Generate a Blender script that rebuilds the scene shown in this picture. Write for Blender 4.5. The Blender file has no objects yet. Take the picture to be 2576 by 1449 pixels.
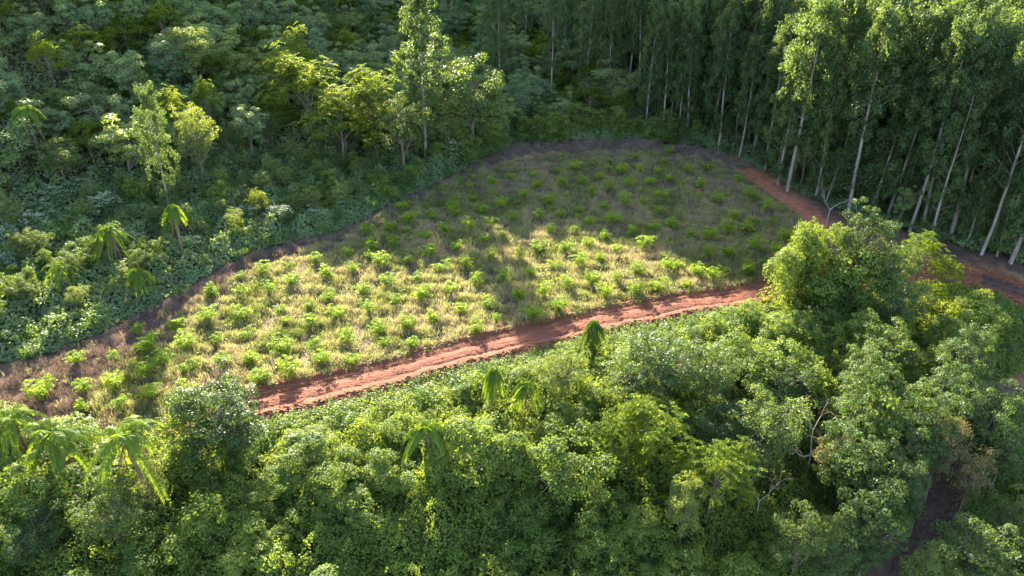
import bpy, math, random
import numpy as np
from mathutils import Vector
R = math.radians
rng = np.random.default_rng(7)
random.seed(7)
scene = bpy.context.scene
COL = scene.collection

# ------------------------------------------------------------------ camera, sky, sun, exposure
CAM_H, PITCH, FPX = 45.0, R(28), 1740.0
W0, H0 = 2576.0, 1449.0
cd = bpy.data.cameras.new('camera'); cam = bpy.data.objects.new('camera', cd); COL.objects.link(cam)
cam.location = (0, 0, CAM_H); cam.rotation_euler = (R(90) - PITCH, 0, 0)
cd.sensor_width = 36; cd.lens = FPX / W0 * 36; cd.clip_start = 0.5; cd.clip_end = 6000
scene.camera = cam
SUN_EL, SUN_AZ = R(26), R(-18)          # azimuth measured from +Y, negative = towards -X
SUNV = np.array([math.sin(SUN_AZ) * math.cos(SUN_EL), math.cos(SUN_AZ) * math.cos(SUN_EL), math.sin(SUN_EL)])
world = bpy.data.worlds.new('World'); scene.world = world; world.use_nodes = True
nt = world.node_tree; bg = nt.nodes['Background']
sky = nt.nodes.new('ShaderNodeTexSky'); sky.sky_type = 'NISHITA'; sky.sun_disc = False
sky.sun_elevation = SUN_EL; sky.sun_rotation = SUN_AZ
nt.links.new(sky.outputs[0], bg.inputs[0]); bg.inputs[1].default_value = 0.105
sd = bpy.data.lights.new('sun', 'SUN'); so = bpy.data.objects.new('sun', sd); COL.objects.link(so)
sd.energy = 5.0; sd.angle = R(0.6); sd.color = (1.0, 0.91, 0.72)
so.rotation_euler = Vector(SUNV).to_track_quat('Z', 'Y').to_euler(); so.location = (-60, 160, 120)
vs = scene.view_settings; vs.view_transform = 'Standard'; vs.look = 'None'; vs.gamma = 1; vs.exposure = 2.9
cy = scene.cycles
cy.max_bounces = 4; cy.diffuse_bounces = 2; cy.glossy_bounces = 2; cy.transmission_bounces = 4
cy.transparent_max_bounces = 4; cy.volume_bounces = 0; cy.use_denoising = True
cy.sample_clamp_indirect = 6

# ------------------------------------------------------------------ terrain function
_ph = np.random.default_rng(3)
_K = [(_ph.normal(size=2), _ph.uniform(0, 6.28)) for _ in range(24)]
def noise(x, y, wl, s=0):
    v = 0
    for i in range(6):
        k, p = _K[(i + s * 5) % 24]
        k = k / np.hypot(*k) * (0.6 + 0.25 * i)
        v = v + np.sin((k[0] * x + k[1] * y) * 6.283 / wl + p + s * 1.7)
    return v / 6 * 1.7
def sp(v, w):                                       # soft max(v, 0)
    return w * np.logaddexp(0, np.clip(v / w, -60, 500))
def u_hill(x, y):
    dl = (x + 45) * -0.84 + (y - 85) * 0.54
    db = y - 157 + 0.0 * x
    m = np.maximum(dl, db); return m + 6 * np.exp(-((dl - db) / 12) ** 2) * 0.3
def d_road(x, y):                                   # distance from the road line, towards the camera
    return (x + 29) * 0.37 - (y - 60) * 0.928
def ridge_h(x):  # unseen ridge behind; crest heights shaped to set shadow edge and sun gaps
    return np.interp(x, [-300, -160, -128, -112, -100, -80, -66, -50, -20, 0, 60, 140], [100, 100, 102, 105, 117, 122, 122, 132, 132, 129, 116, 92])
def ground(x, y):
    x = np.asarray(x, float); y = np.asarray(y, float)
    u = u_hill(x, y)
    low = 0.20 * sp(np.minimum(u, 45), 6)
    top = ridge_h(x)
    steep = (top - 9) / 135.0
    hi = steep * sp(u - 45, 6) - steep * sp(u - 180, 10)
    z = low + hi + 0.03 * sp(y - 70, 5) * (1 - np.clip((y - 150) / 60, 0, 1) * 0.5)
    z = z - 0.05 * sp(d_road(x, y) - 4, 1.5) - 0.30 * sp(d_road(x, y) - 12, 3) + 0.30 * sp(d_road(x, y) - 60, 8)
    z = z - 1.2 * np.exp(-((x - 44) ** 2 / 300 + (y - 55) ** 2 / 500))
    z = z + 0.18 * noise(x, y, 14) + 0.07 * noise(x, y, 4, 1)
    return z + np.clip((u - 120) / 40, 0, 1) * 3.0 * noise(x, y, 17, 2)  # unseen upper hill roughened to break up its shadow edge
CP, SP_ = math.cos(PITCH), math.sin(PITCH)
def march(px, py, off=0.0):                         # ground point whose height + off shows at that pixel
    dx = (px - W0 / 2) / FPX; dy = (H0 / 2 - py) / FPX
    d = np.array([dx, CP + dy * SP_, -SP_ + dy * CP])
    s = np.arange(20, 420, 0.25)
    p = d[None] * s[:, None]; p[:, 2] += CAM_H
    below = p[:, 2] < ground(p[:, 0], p[:, 1]) + off
    i = int(np.argmax(below)) if below.any() else len(s) - 1
    return p[i, 0], p[i, 1]
def project(x, y, z):
    zc = y * CP - (z - CAM_H) * SP_; yc = y * SP_ + (z - CAM_H) * CP
    return W0 / 2 + FPX * x / zc, H0 / 2 - FPX * yc / zc
def poly_px(pts): return np.array([march(*p) for p in pts])
def inside(P, x, y):
    x = np.asarray(x); r = np.zeros(x.shape, bool); j = len(P) - 1
    for i in range(len(P)):
        a, b = P[i], P[j]
        c = ((a[1] > y) != (b[1] > y)) & (x < (b[0] - a[0]) * (y - a[1]) / (b[1] - a[1] + 1e-12) + a[0])
        r ^= c; j = i
    return r
def seg_dist(path, x, y):
    x = np.asarray(x, float); best = np.full(x.shape, 1e9)
    for a, b in zip(path[:-1], path[1:]):
        v = b - a; t = np.clip(((x - a[0]) * v[0] + (y - a[1]) * v[1]) / (v @ v), 0, 1)
        best = np.minimum(best, np.hypot(x - a[0] - t * v[0], y - a[1] - t * v[1]))
    return best
FIELD = poly_px([(290, 1085), (215, 1040), (250, 960), (350, 875), (490, 755), (620, 690), (850, 607), (1000, 520), (1200, 432),
                 (1350, 392), (1600, 382), (1830, 412), (1930, 490), (2030, 560), (2060, 640), (1980, 698), (1800, 735), (1500, 790),
                 (1200, 868), (900, 945), (600, 990), (420, 1045)])
BROWN = poly_px([(0, 1060), (0, 925), (120, 900), (270, 840), (460, 740), (640, 640), (840, 595), (980, 520), (1130, 450), (1285, 362),
                 (1600, 350), (1760, 372), (1900, 420), (1830, 430), (1600, 400), (1350, 410), (1200, 450), (1000, 540), (850, 625),
                 (620, 710), (490, 780), (350, 900), (250, 990), (290, 1090), (150, 1085)])
ROAD = poly_px([(540, 1050), (610, 1030), (800, 985), (1000, 936), (1200, 882), (1400, 836), (1600, 790), (1800, 756), (1960, 728),
                (2150, 706), (2330, 690), (2460, 700), (2560, 735), (2700, 800)])
TRACK = poly_px([(2460, 700), (2560, 735), (2680, 800), (2720, 880), (2640, 965), (2500, 1020), (2390, 1130), (2330, 1260), (2270, 1400), (2200, 1560)])
FIREBREAK = poly_px([(1830, 400), (1900, 440), (1980, 500), (2060, 560), (2160, 612), (2330, 662), (2450, 700)])
EUC = np.concatenate([poly_px([(1640, 330), (1760, 350), (1850, 382), (1950, 445), (2020, 492), (2110, 532), (2250, 578), (2390, 618), (2520, 655), (2640, 690)]), [(190, 100), (190, 250), (15, 250)]])

# ------------------------------------------------------------------ mesh helpers
def mesh(name, V, F, mats, mi=None, smooth=False):  # V (n,3); F: array of polygons of one size, or list of such arrays
    me = bpy.data.meshes.new(name)
    Fs = F if isinstance(F, list) else [F]
    V = np.asarray(V, np.float32)
    me.vertices.add(len(V)); me.vertices.foreach_set('co', V.ravel())
    loops = np.concatenate([f.ravel() for f in Fs]).astype(np.int32)
    sizes = np.concatenate([np.full(len(f), f.shape[1]) for f in Fs])
    starts = np.concatenate([[0], np.cumsum(sizes)[:-1]]).astype(np.int32)
    me.loops.add(len(loops)); me.loops.foreach_set('vertex_index', loops)
    me.polygons.add(len(sizes)); me.polygons.foreach_set('loop_start', starts)
    for m in (mats if isinstance(mats, (list, tuple)) else [mats]): me.materials.append(m)
    if mi is not None: me.polygons.foreach_set('material_index', np.asarray(mi, np.int32))
    me.polygons.foreach_set('use_smooth', np.full(len(sizes), smooth))
    me.update(calc_edges=True); me.validate(); return me
def unit(v): return v / (np.linalg.norm(v, axis=-1, keepdims=True) + 1e-9)
def leaf_quads(c, n, L, w, g, tang=None):           # diamond leaves: centre, normal, length, width
    k = len(c)
    t = g.normal(size=(k, 3)) if tang is None else tang
    t = unit(t - n * (t * n).sum(1, keepdims=True)); b = np.cross(n, t)
    L = np.broadcast_to(L, (k,))[:, None]; w = np.broadcast_to(w, (k,))[:, None]
    V = np.stack([c - t * L * .5, c + b * w * .5 + t * L * .08, c + t * L * .5, c - b * w * .5 + t * L * .08], 1).reshape(-1, 3)
    return V, np.arange(4 * k).reshape(k, 4)
def join(parts):
    Vs, Fs, o = [], {}, 0
    for V, F in parts:
        Vs.append(V); Fs.setdefault(F.shape[1], []).append(F + o); o += len(V)
    return np.concatenate(Vs), [np.concatenate(f) for f in Fs.values()]
def tube(path, rad, n=6):
    path = np.asarray(path, float); rad = np.asarray(rad, float); m = len(path)
    t = unit(np.gradient(path, axis=0)); ref = np.where(np.abs(t[:, 2:3]) > .9, [[1., 0, 0]], [[0, 0, 1.]])
    a = unit(np.cross(t, ref)); b = np.cross(t, a)
    if m > 2:
        a[:] = a[0]; a = unit(a - t * (a * t).sum(1, keepdims=True)); b = np.cross(t, a)
    th = np.arange(n) / n * 6.2832
    V = path[:, None] + rad[:, None, None] * (np.cos(th)[None, :, None] * a[:, None] + np.sin(th)[None, :, None] * b[:, None])
    i = np.arange(m - 1)[:, None] * n; j = np.arange(n)[None]; k = (j + 1) % n
    F = np.stack([i + j, i + k, i + n + k, i + n + j], -1).reshape(-1, 4)
    return V.reshape(-1, 3), F
def bend(p0, p1, g, n=6, wob=.06, sag=0):
    t = np.linspace(0, 1, n)[:, None]; L = np.linalg.norm(np.subtract(p1, p0))
    off = np.cumsum(g.normal(size=(n, 3)), 0) * wob * L / n; off -= off[0] + t * (off[-1] - off[0])
    p = np.asarray(p0) + t * np.subtract(p1, p0) + off
    p[:, 2] += sag * 4 * (t * (1 - t))[:, 0]
    return p

# ------------------------------------------------------------------ materials
def nodes(m):
    m.use_nodes = True; return m.node_tree, m.node_tree.nodes, m.node_tree.links
def ramp(N, cols, pos=None):
    r = N.new('ShaderNodeValToRGB'); e = r.color_ramp.elements
    while len(e) < len(cols): e.new(.5)
    for i, c in enumerate(cols):
        e[i].position = i / (len(cols) - 1) if pos is None else pos[i]; e[i].color = (*c, 1)
    return r
def mathn(N, L, op, a, b):
    n = N.new('ShaderNodeMath'); n.operation = op
    for i, v in enumerate((a, b)):
        if isinstance(v, (int, float)): n.inputs[i].default_value = v
        else: L.new(v, n.inputs[i])
    return n.outputs[0]
def leaf_mat(name, cols, trans=.42, tcol=(2.5, 2.1, .6), rough=.5, objw=.6, patch=None, spec=.3):
    m = bpy.data.materials.new(name); T, N, L = nodes(m)
    p = N['Principled BSDF']; out = N['Material Output']
    oi = N.new('ShaderNodeObjectInfo'); ge = N.new('ShaderNodeNewGeometry')
    f = mathn(N, L, 'ADD', mathn(N, L, 'MULTIPLY', oi.outputs['Random'], objw), mathn(N, L, 'MULTIPLY', ge.outputs['Random Per Island'], 1 - objw))
    if patch:
        tc = N.new('ShaderNodeTexCoord'); nz = N.new('ShaderNodeTexNoise'); nz.inputs['Scale'].default_value = patch[0]; nz.inputs['Detail'].default_value = 3
        L.new(tc.outputs['Object'], nz.inputs['Vector'])
        mr = N.new('ShaderNodeMapRange'); mr.inputs[1].default_value = .3; mr.inputs[2].default_value = .7; L.new(nz.outputs[0], mr.inputs[0])
        f = mathn(N, L, 'ADD', mathn(N, L, 'MULTIPLY', f, 1 - patch[1]), mathn(N, L, 'MULTIPLY', mr.outputs[0], patch[1]))
    r = ramp(N, cols); L.new(f, r.inputs[0])
    L.new(r.outputs[0], p.inputs['Base Color']); p.inputs['Roughness'].default_value = rough
    p.inputs['Specular IOR Level'].default_value = spec
    if trans > 0:
        tr = N.new('ShaderNodeBsdfTranslucent'); mx = N.new('ShaderNodeMix'); mx.data_type = 'RGBA'; mx.blend_type = 'MULTIPLY'; mx.inputs[0].default_value = 1
        L.new(r.outputs[0], mx.inputs[6]); mx.inputs[7].default_value = (*tcol, 1); L.new(mx.outputs[2], tr.inputs[0])
        ms = N.new('ShaderNodeMixShader'); ms.inputs[0].default_value = trans
        L.new(p.outputs[0], ms.inputs[1]); L.new(tr.outputs[0], ms.inputs[2]); L.new(ms.outputs[0], out.inputs[0])
    return m
def rough_mat(name, cols, scale=1.0, detail=6, rough=.9, bump=0, stretch=None, attr=None, cols2=None, space='Object'):
    m = bpy.data.materials.new(name); T, N, L = nodes(m); p = N['Principled BSDF']
    tc = N.new('ShaderNodeTexCoord'); mp = N.new('ShaderNodeMapping'); L.new(tc.outputs[space], mp.inputs[0])
    if stretch: mp.inputs['Scale'].default_value = stretch
    nz = N.new('ShaderNodeTexNoise'); nz.inputs['Scale'].default_value = scale; nz.inputs['Detail'].default_value = detail; nz.inputs['Roughness'].default_value = .65
    L.new(mp.outputs[0], nz.inputs['Vector'])
    k = len(cols); r = ramp(N, cols, [.28 + .44 * i / (k - 1) for i in range(k)]); L.new(nz.outputs[0], r.inputs[0]); col = r.outputs[0]
    if attr:
        at = N.new('ShaderNodeAttribute'); at.attribute_name = attr
        r2 = ramp(N, cols2, [.28 + .44 * i / (len(cols2) - 1) for i in range(len(cols2))]); L.new(nz.outputs[0], r2.inputs[0])
        mx = N.new('ShaderNodeMix'); mx.data_type = 'RGBA'; L.new(at.outputs['Fac'], mx.inputs[0]); L.new(col, mx.inputs[6]); L.new(r2.outputs[0], mx.inputs[7]); col = mx.outputs[2]
    L.new(col, p.inputs['Base Color']); p.inputs['Roughness'].default_value = rough
    p.inputs['Specular IOR Level'].default_value = .2
    if bump:
        nb = N.new('ShaderNodeTexNoise'); nb.inputs['Scale'].default_value = scale * 6; nb.inputs['Detail'].default_value = 5
        L.new(mp.outputs[0], nb.inputs['Vector']); b = N.new('ShaderNodeBump'); b.inputs['Strength'].default_value = bump; b.inputs['Distance'].default_value = .1
        L.new(nb.outputs[0], b.inputs['Height']); L.new(b.outputs[0], p.inputs['Normal'])
    return m
M = dict(
    forest=leaf_mat('forest_leaves', [(.028, .055, .02), (.05, .09, .03), (.08, .13, .038), (.12, .17, .045)]),
    hill=leaf_mat('hillside_leaves_haze_lift', [(.1, .16, .09), (.14, .2, .1), (.17, .235, .095), (.19, .25, .075)], objw=.75, spec=.2),  # hillside foliage painted paler and bluer, the haze veil's lift in its colour
    feather=leaf_mat('feathery_leaves', [(.06, .11, .022), (.1, .155, .03), (.15, .2, .035)], trans=.6, spec=.06, rough=.7, tcol=(3, 2.3, .4)),
    pale=leaf_mat('pale_leaves', [(.05, .085, .03), (.1, .145, .045), (.16, .205, .065)], trans=.42, rough=.55, spec=.15),
    vine=leaf_mat('vine_leaves', [(.04, .075, .018), (.09, .14, .03), (.13, .185, .042), (.175, .23, .055)], rough=.55, objw=.5, spec=.16, trans=.42),
    euc=leaf_mat('gum_leaves', [(.05, .085, .036), (.075, .12, .047), (.1, .155, .056)], trans=.42, rough=.55, spec=.15, tcol=(2.3, 2, .7)),
    palm=leaf_mat('palm_leaves', [(.08, .14, .02), (.12, .19, .03), (.16, .23, .035)], rough=.5, trans=.5, spec=.15),
    deadfrond=leaf_mat('dead_fronds', [(.2, .12, .06), (.3, .19, .1)], trans=.2, tcol=(1, .9, .7), rough=.8),
    sapling=leaf_mat('sapling_leaves', [(.12, .2, .018), (.17, .26, .024), (.22, .31, .033)], trans=.55, spec=.12, rough=.6),
    flower=leaf_mat('white_flowers', [(.22, .27, .16), (.4, .42, .3)], trans=.3, tcol=(1, 1, .8), rough=.8),
    shrub=leaf_mat('shrub_leaves', [(.035, .08, .022), (.06, .12, .03), (.1, .16, .04)], trans=.45),
    straw=leaf_mat('grass_blades', [(.075, .13, .028), (.15, .185, .05), (.27, .27, .11), (.4, .365, .2), (.32, .25, .185), (.2, .14, .11)], trans=.45, tcol=(1.15, 1.1, .8), rough=.7, objw=0, patch=(.13, .6), spec=.15),
    weed=leaf_mat('dry_weed_stems', [(.13, .098, .085), (.22, .165, .14), (.32, .245, .2)], trans=.3, tcol=(1.1, 1, .8), rough=.85, objw=0, patch=(.2, .4), spec=.1),
    forb=leaf_mat('field_forbs', [(.05, .1, .02), (.09, .16, .03), (.14, .2, .04)], trans=.5, objw=0, patch=(.2, .3)),
    bark=rough_mat('grey_bark', [(.09, .07, .055), (.2, .165, .13)], 1.2, stretch=(3, 3, .5)),
    gum=rough_mat('gum_bark', [(.11, .085, .065), (.25, .21, .175), (.4, .36, .31)], .9, stretch=(2, 2, .35)),
    deadwood=rough_mat('dead_wood', [(.22, .18, .15), (.42, .36, .31)], 1.5),
    twig=rough_mat('brown_twigs', [(.16, .09, .06), (.3, .19, .14)], 1.5),
    soil=rough_mat('forest_soil', [(.035, .024, .018), (.075, .05, .035), (.12, .085, .055)], .8, bump=.6, attr='red', cols2=[(.16, .055, .03), (.27, .1, .055), (.36, .16, .095)]),
    road=rough_mat('red_earth', [(.08, .024, .013), (.165, .056, .03), (.26, .108, .066)], 3.2, stretch=(.12, 1, 1), bump=.8, space='UV'),
    shade_earth=rough_mat('shade_toned_earth', [(.03, .018, .014), (.06, .034, .026), (.1, .06, .045)], 1.5, bump=.6),  # dark brown earth with the track's deep shade put into its colour
    clod=rough_mat('earth_clods', [(.17, .06, .032), (.32, .14, .08)], 2.5),
    rock=rough_mat('pale_rock', [(.3, .24, .2), (.5, .43, .37)], 2.5),
    dry=leaf_mat('dry_vine_leaves', [(.1, .11, .045), (.16, .15, .07), (.26, .19, .11)], trans=.4, tcol=(1.8, 1.6, .8), rough=.7, spec=.1, objw=.2),
    lichen=leaf_mat('yellow_epiphyte', [(.3, .24, .02), (.42, .33, .03)], trans=.4, tcol=(1.2, 1, .3)),
)

# ------------------------------------------------------------------ scene-object helpers
def link(o): COL.objects.link(o); return o
def setting(name, me, kind):
    o = link(bpy.data.objects.new(name, me)); o['kind'] = kind; return o
THINGS = []
def place(proto, x, y, s=1.0, rot=None, label=None, tag=None, group=None, tilt=0, sz=None, z=None, cat=None, short=None):
    """A thing from a prototype: one mesh, or an Empty with its parts."""
    P = proto if isinstance(proto, dict) else random.choice(proto)
    gz = float(ground(x, y)) if z is None else z
    one = len(P['parts']) == 1
    o = link(bpy.data.objects.new(P['name'], P['parts'][0][1] if one else None))
    o.location = (x, y, gz - .05)
    o.rotation_euler = (random.uniform(-tilt, tilt), random.uniform(-tilt, tilt), random.uniform(0, 6.28) if rot is None else rot)
    o.scale = (s, s, s if sz is None else sz)
    if not one:
        o.empty_display_size = .5
        made = {}
        for nm, me, *par in P['parts']:
            c = link(bpy.data.objects.new(nm, me)); c.parent = made[par[0]] if par else o; made.setdefault(nm, c)
    o['category'] = cat or P['cat']
    if label: o['label'] = label
    if group: o['group'] = group
    H = P['H'] * (s if sz is None else sz)
    THINGS.append(dict(o=o, P=P, x=float(x), y=float(y), z=gz, H=H, label=label, tag=tag, group=group, short=short))
    return o
def at(proto, px, py, H=None, w=1.0, frac=.95, **k):
    """Place by where the top of the thing shows in the photograph; H in metres."""
    P = proto if isinstance(proto, dict) else random.choice(proto)
    H = P['H'] if H is None else H
    x, y = march(px, py, H * frac)
    return place(P, x, y, s=H / P['H'] * w, sz=H / P['H'], **k)

# ------------------------------------------------------------------ plant prototypes
def blob(n, c, r, g, low=-.35, fill=.3):
    d = unit(g.normal(size=(int(n * 1.6) + 8, 3))); d = d[d[:, 2] > low + g.uniform(-.25, .25, len(d))][:n]
    rr = 1 - fill * g.random(len(d)) ** 1.5
    p = np.asarray(c) + d * rr[:, None] * np.asarray(r) * (1 + .12 * g.normal(size=(len(d), 1)))
    return p, d
def leafy(pts, nrm, L, g, w=.55, up=.45, jit=.55, tang=None):
    n = unit(nrm + np.array([0, 0, up]) + jit * g.normal(size=nrm.shape))
    return leaf_quads(pts, n, L * g.uniform(.7, 1.3, len(pts)), L * w * g.uniform(.7, 1.3, len(pts)), g, tang)
def tree_wood(H, r0, ends, g, fork=.4, lean=(0, 0), nseg=7):
    top = np.array([lean[0], lean[1], H * .78]); tr = bend((0, 0, -.4), top, g, nseg, .08)
    parts = [tube(tr, np.linspace(r0, r0 * .3, nseg), 7)]
    for e in ends:
        k = int(np.clip(round((fork + (1 - fork) * g.random() * .7) * (nseg - 1)), 1, nseg - 2)); b0 = tr[k]
        parts.append(tube(bend(b0, e, g, 5, .12, .2), np.linspace(r0 * .42, r0 * .08, 5), 5))
    return join(parts)
def broadleaf(name, cat, mat, seed, H=9, Rr=3.4, nb=34, per=130, L=.34, base=.28, flat=1.0, low=-.3, bark='bark', w=.55, up=.45, brad=.34, jit=.55):
    g = np.random.default_rng(seed); cz = H * (base + (1 - base) * .5); rz = H * (1 - base) * .5
    pts, nr, ends = [], [], []
    ph = g.uniform(0, 6, 4)
    for i in range(nb):
        d = unit(g.normal(size=3)); d[2] = d[2] * .9 + .12; a_ = math.atan2(d[1], d[0])
        q = g.uniform(.35, 1) ** .7 * .9 * (1 + .22 * math.sin(a_ * 2 + ph[0] + d[2] * 2) + .16 * math.sin(a_ * 3 + ph[1] - d[2] * 4)); c = np.array([d[0] * Rr * q, d[1] * Rr * q, cz + d[2] * rz * q])
        br = Rr * brad * g.uniform(.65, 1.25)
        p, n = blob(per, c, (br, br, br * .8 * flat), g, low); pts.append(p); nr.append(n)
        if i % 3 == 0: ends.append(c)
    V, F = leafy(np.concatenate(pts), np.concatenate(nr), L, g, w=w, up=up, jit=jit)
    tv, tf = tree_wood(H, H * .017 + .03, ends, g, .35, g.normal(size=2) * .3)
    return dict(name=name, cat=cat, H=H, parts=[('crown', mesh(name + '_crown', V, F, M[mat])), ('trunk', mesh(name + '_trunk', tv, tf, M[bark], smooth=True))])
def feathery(name, cat, seed, H=9, Rr=4, n=26, mat='feather', L=.3):
    g = np.random.default_rng(seed); parts, ends = [], []
    for i in range(n):                                   # flat spreading sprays in layers
        a = g.uniform(0, 6.28); q = math.sqrt(g.random()) * Rr; z = H * (.98 - .42 * (q / Rr) ** 2 * g.uniform(.6, 1.2)) - g.random() * 1.6
        c = np.array([math.cos(a) * q, math.sin(a) * q, z]); ends.append(c)
        for j in range(13):                              # pinnate leaves
            b = g.uniform(0, 6.28); d = np.array([math.cos(b), math.sin(b), g.uniform(-.35, .35)]); o = c + g.normal(size=3) * [.55, .55, .3]
            k = 11; t = np.linspace(.1, 1, k)[:, None]; side = np.tile([1, -1], k)[:, None]; ln = .95
            stem = o + d * t * ln + np.array([0, 0, -.35]) * t ** 2
            st = np.repeat(stem, 2, 0); sd_ = np.cross(d, [0, 0, 1]); tg = sd_ * side + d * .5
            parts.append(leaf_quads(st + tg * L * .4, unit(np.array([0, 0, 1.]) + .35 * g.normal(size=(2 * k, 3))), L, L * .42, g, tg))
    V, F = join(parts); tv, tf = tree_wood(H, H * .016 + .03, ends[::2], g, .4)
    return dict(name=name, cat=cat, H=H, parts=[('crown', mesh(name + '_crown', V, F, M[mat])), ('trunk', mesh(name + '_trunk', tv, tf, M['bark'], smooth=True))])
def draped(name, cat, seed, H=7, Rr=2.4, N=12000, lobes=5, mat='vine', L=.22, arch=False):
    """A tree buried under creeper: steep hanging walls, lumpy top."""
    g = np.random.default_rng(seed); pts, nr = [], []
    cs = [(0, 0, 1.0)] + [(g.normal() * Rr * .6, g.normal() * Rr * .6, g.uniform(.3, .92)) for _ in range(lobes * 2)]
    if arch: cs = [((i - lobes / 2) * Rr * .45, g.normal() * .4, 1 - .25 * abs(i - lobes * .3) / lobes * 2 + g.normal() * .05) for i in range(lobes + 1)]
    m = max(6, int(N / 34 / len(cs)))
    for cx, cy_, hh in cs:
        h = H * hh; r = Rr * g.uniform(.3, .62); f1, f2 = g.uniform(0, 6, 2); sq = g.uniform(.6, 1.1)
        for _ in range(m):
            d = unit(g.normal(size=3)); d[2] = abs(d[2]); th = math.atan2(d[1], d[0])
            if g.random() < .5:
                z = g.random() ** .7 * (h - r * .6); fold = 1 + .25 * math.sin(th * 3 + f1 + z * .8) + .15 * math.sin(th * 7 + f2 - z * 1.3)
                rad = r * fold * (1.2 - .3 * z / h); o = np.array([math.cos(th) * rad, math.sin(th) * rad, z]); d[2] *= .3; el = 1.5
            else: o = d * np.array([r, r, r * sq]) * g.uniform(.8, 1.2) + [0, 0, h - r * sq]; el = .75
            q = g.uniform(.28, .62) * (1 + .03 * H); p, n = blob(34, o + [cx, cy_, 0], (q, q, q * el), g, -.3, .5); pts.append(p); nr.append(unit(n + .6 * d))
    V, F = leafy(np.concatenate(pts), np.concatenate(nr), L, g, w=.8, up=.25, jit=.35)
    tv, tf = tree_wood(H, .16, [np.array([c[0], c[1], H * c[2] * .8]) for c in cs], g, .3)
    return dict(name=name, cat=cat, H=H, parts=[('creeper', mesh(name + '_creeper', V, F, M[mat])), ('trunk', mesh(name + '_trunk', tv, tf, M['bark'], smooth=True))])
def shrub(name, cat, seed, H=2.2, Rr=1.5, nb=9, per=70, L=.24, mat='shrub', flowers=0, w=.5):
    g = np.random.default_rng(seed); pts, nr, tops = [], [], []
    for i in range(nb):
        a = g.uniform(0, 6.28); q = Rr * .75 * math.sqrt(g.random()); z = H * g.uniform(.35, .85) * (1 - .35 * (q / Rr) ** 2)
        br = Rr * g.uniform(.3, .5); c = np.array([math.cos(a) * q, math.sin(a) * q, z])
        p, n = blob(per, c, (br, br, br * .85), g, -.6); pts.append(p); nr.append(n); tops.append((c, br))
    V, F = leafy(np.concatenate(pts), np.concatenate(nr), L, g, w=w); V[:, 2] = np.maximum(V[:, 2], .02)
    sv, sf = join([tube(bend((g.normal() * .1, g.normal() * .1, -.2), c, g, 4), [.05, .04, .03, .015], 5) for c, _ in tops])
    parts = [('foliage', mesh(name + '_foliage', V, F, M[mat])), ('stem', mesh(name + '_stem', sv, sf, M['bark']))]
    if flowers:
        fp, fn = [], []
        for c, br in tops:
            for _ in range(flowers):
                d = unit(g.normal(size=3)); d[2] = abs(d[2]); o = c + d * br * 1.05
                fp.append(o + g.normal(size=(7, 3)) * [.17, .17, .07]); fn.append(np.tile([0, 0, 1.], (7, 1)))
        fV, fF = leafy(np.concatenate(fp), np.concatenate(fn), .17, g, w=.8)
        parts.append(('blossom', mesh(name + '_blossom', fV, fF, M['flower'])))
    return dict(name=name, cat=cat, H=H, parts=parts)
def gum(seed, H=30, Rr=3.2, nb=125, bare=.42, per=72, name='eucalyptus_tree', L=.52):
    g = np.random.default_rng(seed); lean = g.normal(size=2) * .6
    nseg = 12; tr = bend((0, 0, -.5), (lean[0], lean[1], H * .97), g, nseg, .025)
    r0 = .2 + H * .0028; wood = [tube(tr, r0 * (1 - np.linspace(0, 1, nseg)) ** .8 + .02, 8)]; pts, nr = [], []
    for i in range(nb):
        f = bare + (1 - bare) * g.random() ** .85; a = g.uniform(0, 6.28)
        q = Rr * (1.0 - .75 * max(0, (f - bare) / (1 - bare) - .25) ** 1.3) * g.uniform(.25, 1) * (.55 if f < bare + .1 else 1)
        k = f * (nseg - 1); b0 = tr[int(k)] + (tr[min(int(k) + 1, nseg - 1)] - tr[int(k)]) * (k - int(k))
        e = b0 + np.array([math.cos(a) * q, math.sin(a) * q, q * .55])
        if i % 4 == 0: wood.append(tube(bend(b0 - [0, 0, q * .25], e, g, 4, .1), [.045, .035, .02, .01], 4))
        s = g.uniform(.55, 1.05); p, n = blob(per, e, (s, s, s * 1.15), g, -.9, .6); p[:, 2] -= g.random(len(p)) * .7; pts.append(p); nr.append(n)
    p = np.concatenate(pts); n = np.concatenate(nr)
    tang = np.array([0, 0, -1.]) + .55 * g.normal(size=p.shape)
    V, F = leafy(p, n, L, g, w=.42, up=.3, jit=.6, tang=tang)
    wv, wf = join(wood)
    return dict(name=name, cat='tree', H=H, parts=[('crown', mesh(name + '_crown', V, F, M['euc'])), ('trunk', mesh(name + '_trunk', wv, wf, M['gum'], smooth=True))])
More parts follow.
